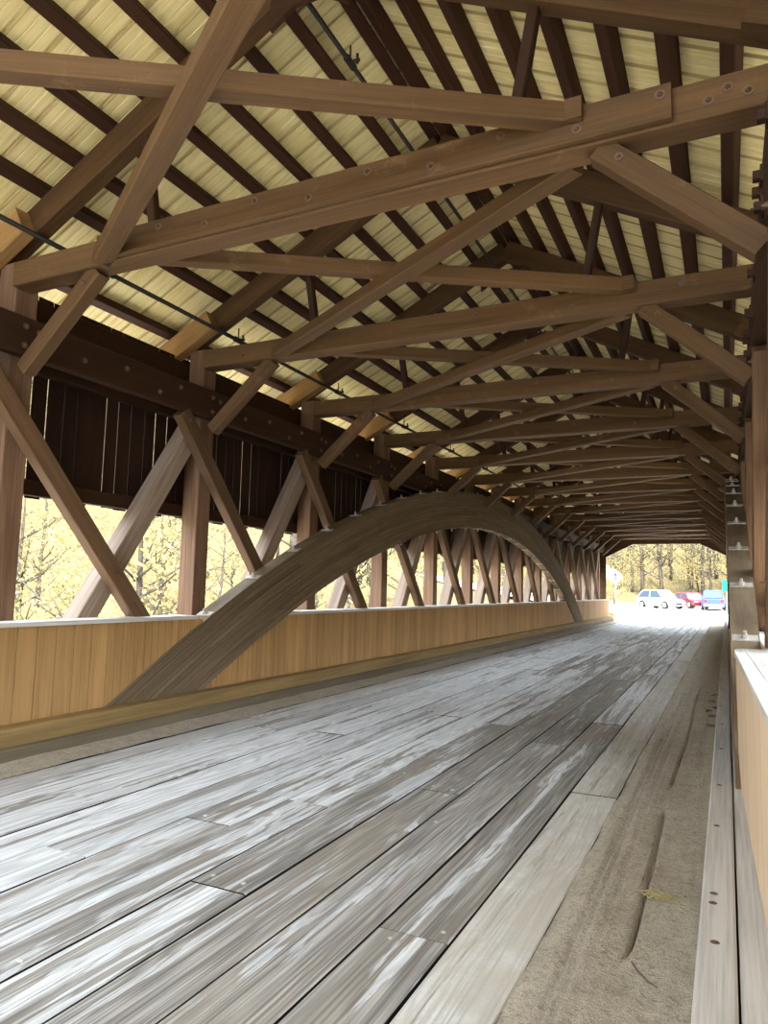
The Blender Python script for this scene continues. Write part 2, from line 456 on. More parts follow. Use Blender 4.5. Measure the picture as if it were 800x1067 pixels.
# ------------------------------------------------------------------ curbs
t = timber('curb_step', (-5.315+.02, Y0, ZR+.06), (-5.315+.02, Y1, ZR+.06), .05, .145, MAT['curb_step'])
tag(t, 'low dusty timber step along the foot of the left curb', 'curb')
t = timber('curb_beam', (-5.42, Y0, -1.345), (-5.42, Y1, -1.345), .17, .25, MAT['curb_tan'])
tag(t, 'tan brown curb timber under the left rail boards', 'curb')
t = timber('curb_beam', (-.063, Y0, -1.36), (-.063, Y1, -1.36), .125, .28, MAT['curb_grey'])
tag(t, 'grey weathered curb timber beside the grit on the right', 'curb')
cb = t
t = timber('curb_beam', (.19, Y0, -1.365), (.19, Y1, -1.365), .365, .27, MAT['curb_grey'])
tag(t, 'grey curb plank tucked against the peach rail boards', 'curb')
for y in (2.9, 3.25, 3.35, 4.3, 5.2, 6.4, 7.6, 8.8):
    bolt((-.075+random.uniform(-.015, .015), y, -1.2195), (0, 0, 1), cb, s=.42).scale.z *= .35

# ------------------------------------------------------------------ rails
def board_face(m, x0, x1, y0, y1, bot, top, w=.2, gap=.009):
    y = y0
    while y < y1-.02:
        ya, yb = y+gap/2, min(y+w, y1)-gap/2
        z = [(bot(ya), top(ya)), (bot(yb), top(yb))]
        if z[0][1]-z[0][0] > .01 or z[1][1]-z[1][0] > .01:
            a0, a1 = z[0]; b0, b1 = z[1]
            a1 = max(a1, a0+.002); b1 = max(b1, b0+.002)
            m.hexa([(x0, ya, a0), (x1, ya, a0), (x1, yb, b0), (x0, yb, b0), (x0, ya, a1), (x1, ya, a1), (x1, yb, b1), (x0, yb, b1)])
        y += w
def rail_left():
    e = empty('railing', (-5.6, 4, -1.22))
    tag(e, 'low tan board railing with pale cap along the left side', 'railing')
    inv = Matrix.Translation((5.6, -4, 1.22))
    ztop = -.41; zb = -1.225
    runs = (((Y0, 5.2, lambda y: zb, lambda y: ztop, .2), (5.2, 6.6, lambda y: max(zb, arc_z(AO, y)), lambda y: ztop, .1)),
            ((6.5, 8.2, lambda y: zb, lambda y: min(ztop, arc_z(AI, y)), .1), (8.2, 27.7, lambda y: zb, lambda y: ztop, .2), (27.7, 29.3, lambda y: zb, lambda y: min(ztop, arc_z(AI, y)), .1)),
            ((29.5, 30.9, lambda y: max(zb, arc_z(AO, y)), lambda y: ztop, .1), (30.9, Y1, lambda y: zb, lambda y: ztop, .2)))
    for run in runs:
        m = MB()
        for (ya, yb, bo, to, w) in run: board_face(m, -5.535, -5.505, ya, yb, bo, to, w)
        o = fix(m.obj('rail_boards', MAT['tan'])); o.parent = e; o.matrix_parent_inverse = inv
    m = MB()
    for a, b in ((Y0, 6.50), (8.05, 27.75), (29.6, Y1)):
        y = a
        while y < b-.05:
            q = min(y+4.1, b); m.box(-5.80, -5.485, y+.003, q-.003, -.41, ZCAP); y = q
    o = fix(m.obj('rail_cap', MAT['cap'])); o.parent = e; o.matrix_parent_inverse = inv; o['label'] = 'pale weathered cap board'
rail_left()
def rail_right():
    e = empty('railing', (.3, 1, -1.22))
    tag(e, 'peach board railing with whitish cap close on the right edge', 'railing')
    inv = Matrix.Translation((-.3, -1, 1.22))
    xi = lambda y: .03+.0245*(5.6-y)
    m = MB(); y = -3.2
    while y < 5.5:
        q = min(y+.19, 5.5)
        m.hexa([(xi(y)+.012, y, -1.235), (xi(y)+.04, y, -1.235), (xi(q)+.04, q-.003, -1.235), (xi(q)+.012, q-.003, -1.235),
                (xi(y)+.012, y, -.41), (xi(y)+.04, y, -.41), (xi(q)+.04, q-.003, -.41), (xi(q)+.012, q-.003, -.41)]); y = q
    o = fix(m.obj('rail_boards', MAT['peach'])); o.parent = e; o.matrix_parent_inverse = inv
    m = MB()
    m.box(.07, .5, 5.47, 5.5, -1.235, -.41)
    o = fix(m.obj('end_board', MAT['peach'])); o.parent = e; o.matrix_parent_inverse = inv
    m = MB()
    def cap(a, b, w0, w1):      # strip of cap between offsets
        m.hexa([(xi(a)+w0, a, -.41), (xi(a)+w1, a, -.41), (xi(b)+w1, b, -.41), (xi(b)+w0, b, -.41),
                (xi(a)+w0, a, ZCAP), (xi(a)+w1, a, ZCAP), (xi(b)+w1, b, ZCAP), (xi(b)+w0, b, ZCAP)])
    for (a, b) in ((-3.2, .6), (.603, 2.9), (2.903, 4.32), (4.323, 5.35)):
        cap(a, b, 0, .065); cap(a, b, .069, .22); cap(a, b, .224, .46)
    # rounded far corner
    cpoly = [(.036, 5.353), (.037, 5.44), (.045, 5.50), (.06, 5.545), (.085, 5.58), (.12, 5.6), (.50, 5.6), (.50, 5.353)]
    m.prism(cpoly, 2, -.41, ZCAP)
    o = fix(m.obj('rail_cap', MAT['cap'])); o.parent = e; o.matrix_parent_inverse = inv; o['label'] = 'whitish cap boards with a rounded corner'
    # beyond the arch foot
    e2 = empty('railing', (.3, 20, -1.22))
    tag(e2, 'tan board railing behind the right arch', 'railing')
    inv2 = Matrix.Translation((-.3, -20, 1.22))
    m = MB(); board_face(m, .245, .275, 5.62, Y1, lambda y: -1.235, lambda y: -.41)
    o = fix(m.obj('rail_boards', MAT['tan'])); o.parent = e2; o.matrix_parent_inverse = inv2
    m = MB()
    for a in range(9): m.box(.24, .36, 5.62+a*3.66, 5.62+(a+1)*3.66-.006, -.41, ZCAP)
    o = fix(m.obj('rail_cap', MAT['cap'])); o.parent = e2; o.matrix_parent_inverse = inv2
rail_right()

# ------------------------------------------------------------------ arches
def arch(side, x0, x1, label):
    N_ = 96
    a0 = math.asin((5.18-AO[0])/AO[2]); a1 = math.asin((31.0-AO[0])/AO[2])
    b0 = math.asin((6.46-AI[0])/AI[2]); b1 = math.asin((29.30-AI[0])/AI[2])
    def po(t): a = a0+(a1-a0)*t; return (AO[0]+AO[2]*math.sin(a), AO[1]+AO[2]*math.cos(a))
    def pi_(t): a = b0+(b1-b0)*t; return (AI[0]+AI[2]*math.sin(a), AI[1]+AI[2]*math.cos(a))
    vs, fs, uvs = [], [], []
    K = 8
    ring = []
    for k in range(K+1): ring.append((0, k/K))
    for k in range(K+1): ring.append((1, 1-k/K))
    R = len(ring)
    for i in range(N_+1):
        t = i/N_; o_, q_ = po(t), pi_(t)
        for (sx_, v) in ring:
            y = q_[0]+(o_[0]-q_[0])*v; z = q_[1]+(o_[1]-q_[1])*v
            vs.append(((x0, x1)[sx_], y, z))
    for i in range(N_):
        for j in range(R):
            k = (j+1) % R
            fs.append((i*R+j, i*R+k, (i+1)*R+k, (i+1)*R+j))
            u0_, u1_ = i/N_*28, (i+1)/N_*28
            v0 = ring[j][1]; v1 = ring[k][1]
            if j in (K, R-1):   # top or bottom surface: across the width
                w0, w1 = (.013+v0*.05, .013+v0*.05)
                uvs += [(u0_, v0*.98+.005), (u0_, v0*.98+.018), (u1_, v0*.98+.018), (u1_, v0*.98+.005)]
            else: uvs += [(u0_, v0), (u0_, v1), (u1_, v1), (u1_, v0)]
    fs.append(tuple(range(R))); uvs += [(0, q[1]) for q in ring]
    fs.append(tuple(range(N_*R, N_*R+R))[::-1]); uvs += [(28, q[1]) for q in ring][::-1]
    me = D.meshes.new('laminated_arch'); me.from_pydata(vs, [], fs); me.update(); me.materials.append(MAT['arch'])
    ul = me.uv_layers.new(name='UVMap')
    for k, q in enumerate(uvs): ul.data[k].uv = q
    o = fix(D.objects.new('laminated_arch', me)); COL.objects.link(o)
    tag(o, label, 'arch', 'laminated timber arches')
    # plates with bolts over the back of the arch
    pm = MB(); pm.box(-.1, .1, -.045, .045, 0, .014)
    pm.prism([(math.cos(t*PI/3)*.03, math.sin(t*PI/3)*.03) for t in range(6)], 2, .014, .04)
    pm.prism([(math.cos(t*PI/4)*.014, math.sin(t*PI/4)*.014) for t in range(8)], 2, .04, .075)
    pme = pm.mesh('washer_plate', MAT['plate'])
    for k in range(25):
        y = 6.75+k*.93
        a = math.asin((y-AO[0])/AO[2]); z = arc_z(AO, y)
        w = D.objects.new('washer_plate', pme); COL.objects.link(w)
        w.matrix_world = Matrix.Translation(((x0+x1)/2, y, z-.004)) @ Matrix.Rotation(-a, 4, 'X')
        w.parent = o; w['label'] = 'pale bolted plate across the arch back'
        if 7.4 < y < 28.4:
            a = math.asin((y-AI[0])/AI[2]); z = arc_z(AI, y)
            w = D.objects.new('washer_plate', pme); COL.objects.link(w)
            w.matrix_world = Matrix.Translation(((x0+x1)/2, y, z+.004)) @ Matrix.Rotation(PI-a, 4, 'X')
            w.parent = o
    return o
arch('left', -5.70, -5.48, 'great laminated arch on the left side, its whole curve in view')
arch('right', .02, .24, 'right laminated arch seen end-on with bolted plates down its back')

# ------------------------------------------------------------------ side trusses
for side, fx, s in SIDES:
    up = fx
    t = timber('top_chord', (fx(-5.755), Y0, 2.21), (fx(-5.755), Y1, 2.21), .11, .36, MAT['brown_dark'])
    tag(t, f'dark brown bolted top chord running the length of the {side} truss', 'beam', 'top chords')
    ch = t
    for nn in range(0, 8 if side == 'left' else 3):
        for dy, z in ((-.55, 2.28), (.03, 2.3), (.03, 2.12), (.17, 2.28), (.7, 2.18), (1.25, 2.26), (1.75, 2.14)):
            bolt((fx(-5.70), P[nn]+dy, z), (s, 0, 0), ch, sq=(side == 'right'), s=.8 if side == 'left' else 1.0)
    t = timber('top_plate', (fx(-6.15), Y0, 2.62), (fx(-6.15), Y1, 2.62), .10, .30, MAT['brown_dark'])
    tag(t, f'dark plate above the {side} board siding under the eave', 'beam', 'eave plates')
    t = timber('outer_chord', (fx(-6.15), Y0, 2.21), (fx(-6.15), Y1, 2.21), .10, .34, MAT['brown_dark'])
    tag(t, f'dark outer chord behind the {side} truss posts', 'beam', 'outer chords')
    t = timber('siding_girt', (fx(-6.165), Y0, .90), (fx(-6.165), Y1, .90), .06, .16, MAT['brown_dark'])
    tag(t, f'dark girt along the bottom of the {side} board siding', 'beam', 'siding girts')
    # board siding above the opening
    m = MB(); y = Y0; k = 0
    while y < Y1:
        w = .17+.05*((k*37 % 11)/11); g = (.002, .008, .005, .011, .003, .009, .006, .012, .004)[k*5 % 9]
        m.box(*sorted((fx(-6.212), fx(-6.204))), y, min(y+w, Y1)-g, .80+.01*((k*29) % 3), 2.86)
        y += w; k += 1
    o = structure(fix(m.obj('wall_'+side, MAT['skirt'])))
    for nn in range(0 if side == 'left' else 0, 14):
        y = P[nn]
        which = f'{ORD[nn]} along the {side} truss'
        t = timber('truss_post', (fx(-5.96), y+.12, -1.49), (fx(-5.96), y+.12, 2.93), .24, .24, MAT['post'], up=(0, 1, 0))
        tag(t, f'brown vertical post, {which}', 'post', f'posts of the {side} truss')
        # diagonal leaning away (from the chord down and away from the camera)
        if nn < 13:
            t = timber('diagonal_brace', (fx(-5.765), y-.45, 2.02), (fx(-5.765), y+2.33, -1.10), .13, .19, MAT['diag'], up=(0, .7, .7))
            tag(t, f'brown diagonal falling away from the camera, {which}', 'brace', f'front diagonals of the {side} truss')
            if nn < 3:
                for f_ in (.03, .62, .72):
                    q = Vector((fx(-5.70), y-.45+2.78*f_, 2.02-3.12*f_)); bolt(q, (s, 0, 0), t, s=.8)
            yb = P.get(nn+1, Y1)
            t = timber('counter_brace', (fx(-5.96), y+.47, -1.3), (fx(-5.96), yb+.02, 2.02), .22, .22, MAT['counter'], up=(0, -.7, .7))
            tag(t, f'weathered brace rising away from the camera, {which}', 'brace', f'counter braces of the {side} truss')
# the panel that reaches behind the frame on the left
t = timber('counter_brace', (-5.96, P[-1]+.47, -1.3), (-5.96, P[0]+.02, 2.02), .22, .22, MAT['counter'], up=(0, -.7, .7))
tag(t, 'weathered brace rising to the nearest left post, at the left frame edge', 'brace', 'counter braces of the left truss')

# ------------------------------------------------------------------ cross frames: ties, rafters, struts, knees, wind braces
RZ0, SL = 5.0, .522                           # top of the rafters at the ridge, roof slope
def rz(d, drop=0): return RZ0-SL*d-drop
sn = math.sqrt(1+SL*SL)
for nn in range(0, 14):
    y = P[nn]; yc = y+.06
    ttl = f'{ORD[nn]} from the camera'
    t = timber('tie_beam', (-5.83, yc, 2.79), (mx(-5.83), yc, 2.79), .21, .23, MAT['brown'])
    lab = 'nearest big brown tie beam across the bridge, with a plank bolted on' if nn == 0 else f'brown tie beam across the bridge, {ttl}'
    tag(t, lab, 'beam', 'tie beams')
    if nn == 0:
        p = timber('splice_plank', (-4.72, y-.075, 2.80), (-.21, y-.075, 2.80), .055, .215, MAT['brown'], parent=t)
        p['label'] = 'thick plank bolted to the near face'
        for k in range(10):
            bolt((-4.5+k*.47, y-.1025, 2.76+.08*(k % 2)), (0, -1, 0), t, s=.8)
        for k in range(3): bolt((-.02+.1*k, y-.045, 2.77+.05*(k % 2)), (0, -1, 0), t, s=.8)
    elif nn < 4:
        for k in range(6): bolt((-5.2+k*.98, y-.045, 2.76+.06*(k % 2)), (0, -1, 0), t, s=.7)
    for side, fx, s in SIDES:
        sd_ = -1 if side == 'left' else 1
        X = lambda d: XC+sd_*d
        # rafter, with its bare tail piece at the eave, coloured as sunlit on the left
        hh = .27; c = hh/2*sn
        t = timber('rafter', (X(0.0), y+.08, rz(0, c)), (X(4.2), y+.08, rz(4.2, c)), .15, hh, MAT['rafter'])
        tag(t, f'brown rafter under the {side} roof slope, {ttl}', 'rafter', f'rafters of the {side} slope')
        q = timber('rafter_tail', (X(2.95), y-.07, rz(2.95, c+.06)), (X(4.25), y-.07, rz(4.25, c+.06)), .14, .28, MAT['tail'] if side == 'left' else MAT['rafter'], parent=t)
        if side == 'left': q['label'] = 'bare orange-brown tail piece at the eave, tinted as sunlit'
        if side == 'left':
            g = MB(); g.prism([(X(.34), rz(.34, .30)), (X(-.34), rz(.34, .30)), (X(-.34), rz(.34, .56)), (X(-.12), rz(0, .60)), (X(.12), rz(0, .60)), (X(.34), rz(.34, .56))], 1, y-.04, y+.0)
            go = fix(g.obj('ridge_gusset', MAT['brown_dark'])); go.parent = t; go.matrix_parent_inverse = t.matrix_world.inverted()
        t = timber('strut', (X(1.53), y+.10, 2.90), (X(1.69), y+.10, rz(1.69, .30)), .08, .085, MAT['brown_dark'], up=(0, 1, 0))
        tag(t, f'short brown strut from tie beam to {side} rafter, {ttl}', 'strut', f'roof struts on the {side}')
        za = arc_z(AO, y)
        xf = -5.47 if za > 1.72 else -5.70
        zf = 2.70-(abs(xf+4.86))*.93*(1.03)
        t = timber('knee_brace', (fx(-4.83), yc, 2.68), (fx(xf), yc, zf), .13, .15, MAT['brown'], up=(0, 0, 1))
        tag(t, f'brown knee brace from the {side} truss up to the tie beam, {ttl}', 'brace', f'knee braces on the {side}')
        if nn < 3: bolt((fx(-4.95), y-.01, 2.58), (0, -1, 0), t, s=.7)
    # wind braces between this tie and the one before it
    yp = P[nn-1]
    bt = 'between the nearest tie beam and the one overhead' if nn == 0 else f'between the {ORD[nn-1]} and {ORD[nn]} tie beams'
    t = timber('wind_brace', (-4.72, y-.03, 2.735), (-.80, yp+.19, 2.735), .155, .12, MAT['brown'])
    tag(t, f'wind brace running to the far left, {bt}', 'brace', 'wind braces to the left')
    t = timber('wind_brace', (-4.70, yp+.17, 2.865), (-.72, y-.03, 2.865), .13, .13, MAT['brown'])
    tag(t, f'wind brace running to the far right, {bt}', 'brace', 'wind braces to the right')
    k = MB(); k.box(-.80, -.70, y-.16, y-.05, 2.80, 2.93)
    ko = fix(k.obj('end_block', MAT['brown'])); ko.parent = t; ko.matrix_parent_inverse = t.matrix_world.inverted()

# ------------------------------------------------------------------ roof
for i in range(9):
    for side, sd_ in (('left', -1), ('right', 1)):
        d = .086+.3954*i if i < 8 else .086+.3954*9-.02
        t = timber('purlin', (XC+sd_*d, Y0-.3, rz(d)+.062), (XC+sd_*d, Y1+.3, rz(d)+.062), .11, .125, MAT['purlin'], up=(-SL*-sd_*-1 if 0 else sd_*SL, 0, 1))
        nm_ = 'ridge purlin' if i == 0 else 'purlin'
        lab = f'dark brown purlin beside the ridge on the {side} roof slope' if i == 0 else (f'lowest purlin at the {side} eave' if i == 8 else f'dark brown purlin, {ORD[i]} down from the ridge on the {side} roof slope')
        tag(t, lab, 'purlin', f'purlins of the {side} slope')
def sheet(side, sd_):
    # ribbed sheet: profile along y, running up the slope
    prof = []
    y = Y0-.5
    while y < Y1+.5:
        prof += [(y, 0), (y+.006, .028), (y+.034, .028), (y+.040, 0)]
        for k in (1, 2): prof += [(y+k*.1+.01, 0), (y+k*.1+.014, .009), (y+k*.1+.028, .009), (y+k*.1+.032, 0)]
        y += .305
    m = MB(); vs = []; fs = []
    ds = [0.0, 1.1, 2.2, 3.3, 4.45]
    for d in ds:
        for (yy, h) in prof: vs.append((XC+sd_*d, yy, rz(d)+.128+h))
    n_ = len(prof)
    for j in range(len(ds)-1):
        for i in range(n_-1):
            a = j*n_+i; fs.append((a, a+1, a+n_+1, a+n_))
    m.add(vs, fs)
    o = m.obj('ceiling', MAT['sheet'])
    md = o.modifiers.new('thick', 'SOLIDIFY'); md.thickness = .004
    return structure(o)
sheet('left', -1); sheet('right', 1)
m = MB(); m.prism([(XC-.2, RZ0+.05), (XC, RZ0+.165), (XC+.2, RZ0+.05), (XC+.2, RZ0+.07), (XC, RZ0+.19), (XC-.2, RZ0+.07)], 1, Y0-.5, Y1+.5)

def pipe(x, z, r, label):
    m = MB(); m.tube([(x, Y0, z), (x, Y1, z)], r, 12)
    o = m.obj('sprinkler_pipe', MAT['pipe'], smooth=True)
    tag(o, label, 'pipe', 'iron pipes under the rafters')
    hm = MB()
    hm.tube([(0, -.07, 0), (0, .07, 0)], r*1.5, 12)
    hm.tube([(0, 0, 0), (0, 0, .16)], .008, 6); hm.tube([(r, 0, 0), (r+.07, 0, .0)], r*.8, 8); hm.tube([(r+.05, 0, -.03), (r+.05, 0, .06)], .012, 6)
    me = hm.mesh('pipe_coupling', MAT['pipe'])
    for k in range(0, 13):
        c = D.objects.new('pipe_coupling', me); COL.objects.link(c); c.location = (x, P[k]+.35 if k else 5.0, z); c.parent = o
    return o
pipe(-2.84, 4.55, .021, 'black iron pipe hung just under the roof ridge')
pipe(-5.60, 3.13, .024, 'black iron pipe along the lower left rafters')

# ------------------------------------------------------------------ far portal
m = MB()
yb0, yb1 = Y1+.02, Y1+.16
m.prism([(-6.3, -1.5), (-5.70, -1.5), (-5.66, 1.83), (-4.32, 2.50), (-4.32, 2.6), (-6.3, 2.6)], 1, yb0, yb1)
m.prism([(.84, -1.5), (.84, 2.6), (-1.14, 2.6), (-1.14, 2.50), (.20, 1.83), (.24, -1.5)], 1, yb0, yb1)
m.prism([(-6.3, 2.6), (-4.32, 2.6), (-4.32, 2.5), (-1.14, 2.5), (-1.14, 2.6), (.84, 2.6), (XC+4.3, rz(4.3)), (XC, RZ0+.1), (XC-4.3, rz(4.3))], 1, yb0, yb1)
structure(fix(m.obj('wall_back', MAT['rafter'])))

# ------------------------------------------------------------------ outdoors
def gz(x, y):
    # river valley under the bridge, hills to the left, right and beyond
    z = -1.62
    v = max(0, min(1, (y+4)/6))*max(0, min(1, (41-y)/6))
    inside = 1.0
    z -= 4.2*v*v*(3-2*v)
    h = max(0, -x-16)*.16+max(0, -x-34)*.42+max(0, x-16)*.3
    z += h
    if y > 62: z += (min(y, 90)-62)*.02
    if y > 76: z += max(0, y-76)*.34
    if y > 38 and x < -6.6: z += .9*min(1, (-x-6.6)/3)*min(1, (y-38)/3)*.6
    z += .25*noise.noise((x*.15, y*.15, 3))*min(1, (abs(x+2.7)/9)**2)
    return z
m = MB(); vs, fs = [], []
xs = [-95+5*i for i in range(12)]+[-36+2*i for i in range(13)]+[-11+1*i for i in range(18)]+[8+4*i for i in range(14)]
ys = [-45+4*i for i in range(10)]+[-6+1.5*i for i in range(34)]+[45+2.5*i for i in range(36)]
for yy in ys:
    for xx in xs:
        z = gz(xx, yy)
        vs.append((xx, yy, z))
nx = len(xs)
for j in range(len(ys)-1):
    for i in range(nx-1):
        a = j*nx+i; fs.append((a, a+1, a+nx+1, a+nx))
m.add(vs, fs)
g = m.obj('ground', MAT['ground'], smooth=True); structure(g)
g.data.materials.append(MAT['gravel'])          # mostly unseen pale ground, added to bounce light up to eaves and ceiling
for p_ in g.data.polygons:
    c_ = p_.center
    if -19 < c_.x < 13 and 0 < c_.y < 38: p_.material_index = 1
# gravel road and parking lot
def strip(pts_l, pts_r, dz, name):
    m = MB(); k = len(pts_l); K = 10
    vs = []
    for (a, b) in zip(pts_l, pts_r):
        for i in range(K+1):
            x = a[0]+(b[0]-a[0])*i/K; y = a[1]+(b[1]-a[1])*i/K
            vs.append((x, y, max(gz(x, y)+dz, ZR-.02 if abs(y-18) < 24 else -99)))
    fs = []
    for j in range(k-1):
        for i in range(K):
            q = j*(K+1)+i; fs.append((q, q+1, q+K+2, q+K+1))
    m.add(vs, fs); return m.obj(name, MAT['gravel'], smooth=True)
L_ = [(-5.6, 38.55), (-5.7, 41), (-6.0, 45), (-6.8, 50), (-9, 56), (-14, 61), (-24, 65), (-30, 70), (-30, 76)]
R_ = [(.2, 38.55), (.6, 41), (1.5, 45), (4, 50), (8, 56), (12, 61), (16, 65), (18, 70), (18, 76)]
structure(strip(L_, R_, .10, 'floor_gravel'))
L2 = [(-5.6, -30), (-5.6, -12), (-5.6, -6), (-5.6, -3.35)]; R2 = [(.2, -30), (.2, -12), (.2, -6), (.2, -3.35)]
structure(strip(L2, R2, .10, 'floor_gravel'))

# trees: four kinds, copied
def tree_mesh(seed, h, leafy, spread):
    rn = random.Random(seed)
    t = MB(); lf = MB()
    top = Vector((rn.uniform(-.6, .6), rn.uniform(-.6, .6), h))
    pts = [Vector((0, 0, -.4))]
    for k in range(1, 7):
        q = top*(k/6); pts.append(Vector((q.x+rn.uniform(-.12, .12), q.y+rn.uniform(-.12, .12), q.z)))
    r0_ = .05+.011*h
    t.tube(pts, [r0_*(1-.85*k/6) for k in range(7)], 7)
    tips = []
    for k in range(16):
        f = rn.uniform(.18, .97); a = rn.uniform(0, 2*PI); L = spread*(1.15-f*.6)*rn.uniform(.6, 1.1)
        b = top*f; m_ = b+Vector((math.cos(a)*L*.5, math.sin(a)*L*.5, L*.28)); e = b+Vector((math.cos(a)*L, math.sin(a)*L, L*.75))
        rb = r0_*(1-.85*f)*.5
        t.tube([b, m_, e], [rb, rb*.65, rb*.25], 5)
        tips += [m_, e, (m_+e)/2]
        for j in range(2):
            a2 = a+rn.uniform(-1.1, 1.1); e2 = m_+Vector((math.cos(a2)*L*.5, math.sin(a2)*L*.5, L*.35)); t.tube([m_, e2], [rb*.5, rb*.15], 4); tips.append(e2)
    for k in range(leafy):
        c = rn.choice(tips)+Vector((rn.gauss(0, .38), rn.gauss(0, .38), rn.gauss(0, .34)))
        s_ = rn.uniform(.035, .075)
        u = Vector((rn.gauss(0, 1), rn.gauss(0, 1), rn.gauss(0, 1))).normalized(); w = u.orthogonal().normalized()
        w2 = u.cross(w)
        lf.add([c-w*s_, c+w2*s_*.5, c+w*s_, c-w2*s_*.5], [(0, 1, 2, 3)])
    return t, lf
KIND = []
for kk, (h, leafy, sp_, lm) in enumerate(((9, 1700, 2.3, 'leaf_y'), (11.5, 1500, 2.0, 'leaf_g'), (7, 1900, 2.2, 'leaf_y'), (13, 800, 1.8, 'leaf_o'), (3.4, 1900, 1.6, 'leaf_y'))):
    a, b = tree_mesh(40+kk, h, leafy, sp_)
    KIND.append((a.mesh('trunk', MAT['bark'], True), b.mesh('foliage', MAT[lm])))
KW = ['yellow-leaved slender tree', 'tall pale green tree', 'bushy yellow tree', 'tall nearly bare grey tree', 'low yellow shrub']
def tree(k, x, y, s_, label, group):
    e = empty('slender_tree' if k < 4 else 'leafy_shrub', (x, y, gz(x, y)), random.uniform(0, 6.28)); e.scale = (s_, s_, s_)
    tag(e, label, 'tree' if k < 4 else 'shrub', group)
    for nm_, me in zip(('trunk', 'foliage'), KIND[k]):
        o = D.objects.new(nm_, me); COL.objects.link(o); o.parent = e
rt = random.Random(5)
for i in range(95):
    k = rt.choice((0, 1, 2, 2, 3, 4, 4))
    y = rt.uniform(4, 62); d = 9+52*rt.random()**1.25
    x = -d-3
    tree(k, x, y, rt.uniform(.8, 1.25), f'{KW[k]} in the woods beyond the left truss', f'{KW[k]}s beyond the left truss')
for i in range(120):
    k = rt.choice((0, 1, 1, 2, 3, 3, 4))
    x = rt.uniform(-30, 10); y = 77.5+26*rt.random()**1.5
    tree(k, x, y, rt.uniform(.85, 1.3), f'{KW[k]} on the bank behind the parked cars', f'{KW[k]}s behind the parked cars')
for i in range(14):
    k = rt.choice((2, 4, 4)); x = rt.uniform(-15, -8.5); y = rt.uniform(56, 76)
    tree(k, x, y, rt.uniform(.6, .9), f'{KW[k]} beside the road signs past the portal', f'{KW[k]}s beside the signs')

# signs
WHITE = m_plain('pale_sign_face', srgb(150, 146, 140), .6, .2)
SGREY = m_plain('sign_symbol', srgb(60, 60, 84), .6, .2)
GREEN = m_plain('green_sign_face', srgb(0, 150, 110), .5, .3)
GALV = m_plain('sign_post_metal', srgb(140, 138, 134), .5, .4, .3)
def diamond(x, y, zc, r, label, sym):
    zb = gz(x, y)
    e = empty('road_sign', (x, y, zb)); tag(e, label, 'sign', 'diamond road signs')
    m = MB(); m.box(-.035, .035, .02, .07, -.3, zc-zb+r*.7); m.obj('sign_post', GALV, e)
    k = r*.93; c = r*.07
    m = MB(); m.prism([(-k, c*-1), (-c, -k), (c, -k), (k, -c), (k, c), (c, k), (-c, k), (-k, c)], 1, 0, .012)
    fix(m.obj('sign_panel', WHITE, e, (0, 0, zc-zb)))
    if sym:
        m = MB(); m.prism([(-.05, -.28), (.05, -.28), (.05, .1), (.14, .1), (0, .3), (-.14, .1), (-.05, .1)], 1, -.006, -.001)
        fix(m.obj('sign_symbol', SGREY, e, (0, 0, zc-zb)))
    return e
diamond(-7.0, 52, 1.08, .55, 'pale diamond road sign with a dark mark past the portal', True)
diamond(-6.90, 46.5, 1.28, .56, 'blank diamond sign back half hidden by the portal post', False)
e = empty('road_sign', (.02, 60, gz(.02, 60))); tag(e, 'small green road sign at the right edge of the portal', 'sign')
m = MB(); m.box(-.03, .03, .02, .07, -.2, 2.7); m.obj('sign_post', GALV, e)
m = MB(); m.prism([(-.3, 1.9), (.3, 1.9), (.3, 2.75), (-.3, 2.75)], 1, 0, .012); fix(m.obj('sign_panel', GREEN, e))
e = empty('marker_post', (-6.05, 57, gz(-6.05, 57))); tag(e, 'thin white marker post beside the gravel lot', 'post')
m = MB(); m.box(-.05, .05, -.03, .03, -.2, 1.25); m.prism([(-.05, 1.25), (.05, 1.25), (0, 1.31)], 1, -.03, .03); fix(m.obj('post_shaft', WHITE, e))

